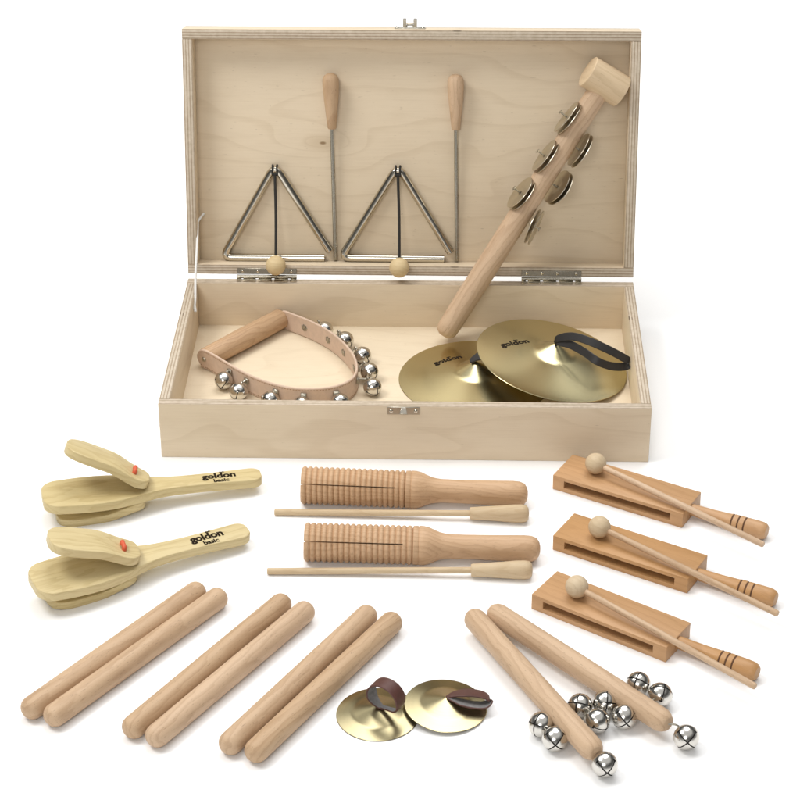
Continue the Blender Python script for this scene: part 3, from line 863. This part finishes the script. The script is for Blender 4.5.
# ------------------------------------------------------------------ slotted wood blocks and mallets
BL, BD, BH = .1412, .0450, .0168
def make_block():
    t = thing('wood_block', None, 'wood block', Matrix(), 'slotted wood blocks with handles')
    bm = bmesh.new()
    v = [[bm.verts.new((x, y, z)) for x in (0, BL)] for y in (0, BD) for z in (0, BH)]   # order: y0z0, y0z1, y1z0, y1z1
    a, b, c, d = v
    s0, s1, z0, z1, dp = .0125, BL-.0135, .0050, .0130, .038
    h = [bm.verts.new(q) for q in ((s0, 0, z0), (s1, 0, z0), (s1, 0, z1), (s0, 0, z1))]
    k = [bm.verts.new(q) for q in ((s0, dp, z0), (s1, dp, z0), (s1, dp, z1), (s0, dp, z1))]
    F = bm.faces.new
    o_ = [a[0], a[1], b[1], b[0]]
    for i in range(4): F((o_[i], o_[(i+1) % 4], h[(i+1) % 4], h[i]))
    for i in range(4): F((h[i], h[(i+1) % 4], k[(i+1) % 4], k[i]))
    F(k)
    F((c[0], c[1], d[1], d[0])); F((a[0], b[0], d[0], c[0])); F((a[1], b[1], d[1], c[1])); F((b[0], b[1], d[1], d[0])); F((a[0], a[1], c[1], c[0]))
    bm.edges.ensure_lookup_table()
    outer = {a[0], a[1], b[0], b[1], c[0], c[1], d[0], d[1]}
    es = [e for e in bm.edges if e.verts[0] in outer and e.verts[1] in outer]
    bmesh.ops.recalc_face_normals(bm, faces=bm.faces)
    bmesh.ops.bevel(bm, geom=es, offset=.0008, segments=2, affect='EDGES', profile=.5)
    obj('block', bm, 'block', t)
    pr = [(BL-.002, .0058), (BL+.006, .0060), (BL+.022, .0064), (BL+.040, .0074)]
    rg = []
    for x in (.0435, .0500, .0565):
        pr += [(BL+x-.0009, .0080+(x-.04)*.03), (BL+x-.0006, .0072+(x-.04)*.03), (BL+x+.0006, .0072+(x-.04)*.03), (BL+x+.0009, .0080+(x-.04)*.03)]
        rg.append(BL+x)
    pr += [(BL+.066, .0088), (BL+.073, .0087), (BL+.0765, .0078), (BL+.0785, .0060), (BL+.0788, 0)]
    h_ = obj('handle', lathe(pr, 'X', 36), 'block', t, T(0, BD/2, .0088))
    for x in rg:
        rad = .00755+(x-BL-.04)*.03
        obj('groove', lathe([(x-.0006, rad-.001), (x-.00058, rad), (x+.00058, rad), (x+.0006, rad-.001)], 'X', 30), 'burn', h_)
    return t
def make_mallet(L):
    t = thing('wood_block_mallet', None, 'mallet', Matrix(), 'ball mallets lying on the wood blocks')
    sb = bmesh.new(); bmesh.ops.create_uvsphere(sb, u_segments=36, v_segments=24, radius=.0107, matrix=R(PI/2, 'Y'))
    obj('ball', sb, 'maple', t)
    obj('shaft', lathe([(.008, .0024), (.012, .0027), (.05, .0030), (L-.001, .0030), (L, .0026), (L, 0)], 'X', 20), 'beech', t)
    return t
z7 = lambda x, y: (530+.3375*x, 440+.3375*y)
wb0 = make_block(); ml0 = make_mallet(.197)
blocks = [((66, 145), (452, 262), (195, 70), (712, 320), 'nearest the case'), ((66, 325), (463, 455), (206, 258), (753, 524), 'in the middle of the three'), ((3, 500), (402, 660), (139, 435), (688, 742), 'beside the bell sticks')]
for i, (a, b, c, d, wh) in enumerate(blocks):
    P = at(*z7(*a), 0); Q = at(*z7(*b), 0)
    t = wb0 if i == 0 else dup(wb0); t.matrix_world = frame(P, Q-P)
    t['label'] = 'orange-brown wood block with long slot and ringed handle, '+wh
    m = ml0 if i == 0 else dup(ml0)
    p = at(*z7(*c), BH+.0107); q = at(*z7(*d), .0165); p.z = BH+.0108
    q = p+(q-p).normalized()*.197
    m.matrix_world = frame(p, q-p)
    m['label'] = 'mallet with pale wooden ball lying on the wood block '+wh

# ------------------------------------------------------------------ claves
CR = .0104
def clave_bm(L):
    n = 8; pr = [(-CR*.92*math.cos(PI/2*k/n), CR*math.sin(PI/2*k/n)**.8) for k in range(n)]
    pr = [(x, r if k else 0) for k, (x, r) in enumerate(pr)]
    mid = [(0, CR), (L*.5, CR*1.01), (L, CR)]
    return lathe(pr+mid+[(L-x, r) for x, r in reversed(pr)], 'X', 40)
LC = .2085
cl0 = None
where = ['leftmost pair', 'middle pair', 'pair nearest the finger cymbals']
pairs = [((33, 707), (195, 593), (55.5, 714.5), (216.5, 599)), ((134, 726.5), (280.5, 604.5), (157, 735.5), (304, 612)), ((230.5, 743), (366.5, 616), (256, 751), (391.5, 622.5))]
for i, pr in enumerate(pairs):
    for j in (0, 1):
        p = at(*pr[2*j], CR); q = at(*pr[2*j+1], CR)
        if cl0 is None: cl0 = obj('clave', clave_bm(LC), 'beech'); o = cl0
        else: o = cl0.copy(); S.collection.objects.link(o)
        c = (p+q)/2; dd = (q-p).normalized()
        o.matrix_world = frame(c-dd*LC/2, dd) @ R(1.3*i+2.1*j, 'X')
        tag(o, 'round-ended beech clave, %s stick of the %s' % (('left', 'right')[j], where[i]), 'clave', 'claves lying in pairs')

# ------------------------------------------------------------------ finger cymbals
FP = cymbal_prof(.0357, .0088)
FP = [(r, z) for r, z in FP]
def finger_prof():
    out = []
    for k in range(41):
        t = k/40
        z = .0088*(1-.80*(t/.62)) if t < .62 else .0088*.20*(1-(t-.62)/.38)
        out.append((.0357*t, z))
    zz = [z for _, z in out]
    for _ in range(3): zz = [zz[0]]+[(zz[i-1]+2*zz[i]+zz[i+1])/4 for i in range(1, 40)]+[zz[-1]]
    return [(out[i][0], zz[i]) for i in range(41)]
FP = finger_prof()
z5 = lambda x, y: (320+x/4.444, 650+y/4.444)
f1 = thing('finger_cymbal', 'small brass finger cymbal with upright round brown leather loop', 'cymbal', T(*at(*z5(257, 284), .001)), 'pair of finger cymbals')
f1.location.z = .0010
fd = obj('disc', cymbal_bm(FP, .0008), 'brass_small', f1)
c2 = at(*z5(559, 246), .004)
f2 = thing('finger_cymbal', 'small brass finger cymbal with flattened brown leather loop, its edge on the other', 'cymbal', T(c2.x, c2.y, .0040) @ R(math.radians(4), 'Y'), 'pair of finger cymbals')
o = fd.copy(); S.collection.objects.link(o); o.parent = f2; o.matrix_local = Matrix()
# upright ring loop
az = math.radians(238); axd = Vector((math.cos(az), math.sin(az), 0)); side = Vector((-axd.y, axd.x, 0))
a0 = Vector((.000, 0, .0085)); rr = .0150
pp = []
for k in range(41):
    a = -PI/2+2*PI*k/40
    e_ = abs(k-20)/20
    pp.append(a0+side*(math.cos(a)*rr*1.02+.0085)+Vector((0, 0, rr*.95+math.sin(a)*rr*.95)))
pp = [a0+Vector((0, 0, .0005))]+pp[4:-1]
sd = [axd*1.0 for _ in pp]
loopw = [.0045+.0095*min(1, min(i, (len(pp)-1-i)*1.0)/7) for i in range(len(pp))]
obj('finger_loop', ribbon(catmull(pp, 1), sd, loopw+[loopw[-1]]*(len(catmull(pp, 1))-len(pp)), .0016, two=2), ['brown', 'suede'], f1)
# flattened loop
P2 = [(0, 0, .0088), (.008, .002, .0112), (.020, .003, .0130), (.032, .003, .0126), (.0395, .002, .0112), (.0430, .001, .0085), (.0385, -.003, .0062), (.030, -.005, .0064), (.018, -.005, .0076), (.008, -.002, .0083), (.001, 0, .0086)]
pp = catmull([(x*.86, y, z) for x, y, z in P2], 5)
lw = [.0045+.0100*min(1, min(i, len(pp)-1-i)/9) for i in range(len(pp))]
obj('finger_loop', ribbon(pp, Vector((.1, -1, .25)), lw, .0016, two=6), ['brown', 'suede'], f2)

# ------------------------------------------------------------------ bell sticks
q6 = lambda x, y: (520+.2375*x, 660+.2375*y)
def bell_stick(p0, p1, bells, label):
    a = at(*p0, .0165); b = at(*p1, .0165); d = (b-a).normalized(); L = (b-a).length
    t = thing('bell_stick', label, 'bell stick', frame(Vector((a.x, a.y, .0165)), d), 'wooden sticks with jingle bells')
    r = .0104
    pr = [(-.0095, 0), (-.0090, .0035), (-.0070, .0070), (-.0035, .0093), (.001, r)]+[(L*.5, r*1.02)]+[(L-.002, r), (L+.002, .0090), (L+.0055, .0068), (L+.0060, .0060), (L+.0060, 0)]
    obj('stick', lathe(pr, 'X', 40), 'beech', t)
    inv = t.matrix_world.inverted()
    for (px, py), z, sx_, spin, tilt in bells:
        p = at(px, py, z)
        loc = inv @ p
        an = Vector((max(.02, min(L+.004, sx_)), 0, 0))
        if sx_ > L: anw = t.matrix_world @ Vector((L+.0055, 0, 0))
        else:
            yy = 1 if loc.y > 0 else -1
            anw = t.matrix_world @ Vector((sx_, yy*.0095, .001))
        ax_ = -Vector(tilt).normalized()
        make_bell(t, p, .0109, ax_, spin)
        ey = p+ax_*.0130
        wb = bmesh.new(); mid = (ey+anw)/2+Vector((0, 0, .0025))
        add_tube(wb, [inv @ q for q in catmull([ey-ax_*.001, mid, anw], 5)], .0008, n=8)
        obj('wire_staple', wb, 'dull', t)
    return t
bell_stick((475.2, 619.5), (592.5, 749.5), [
    ((541, 724.5), .0114, .150, .3, (-.5, -.6, .5)), ((554.9, 738.9), .0114, .165, .75, (0, -.8, .15)), ((604.8, 764.5), .0114, 1, .8, (.1, -.8, .0)),
    ((580, 706), .0114, .160, .2, (-.3, -.5, .7)), ((597.2, 721), .0114, .172, .5, (.6, -.6, -.2))], 'bell stick lying nearer the finger cymbals, with five nickel bells')
bell_stick((497.5, 614.5), (663, 721), [
    ((605, 703), .0114, .140, .1, (.1, -.7, .6)), ((624, 716.8), .0114, .160, .9, (.1, -.8, .1)), ((638.3, 684), .0114, .160, .4, (-.2, -.4, .8)),
    ((660, 695), .0114, .178, .15, (.3, -.2, .9)), ((686.3, 737.2), .0114, 1, .78, (0, -.8, .2))], 'bell stick lying nearer the wood blocks, with five nickel bells')
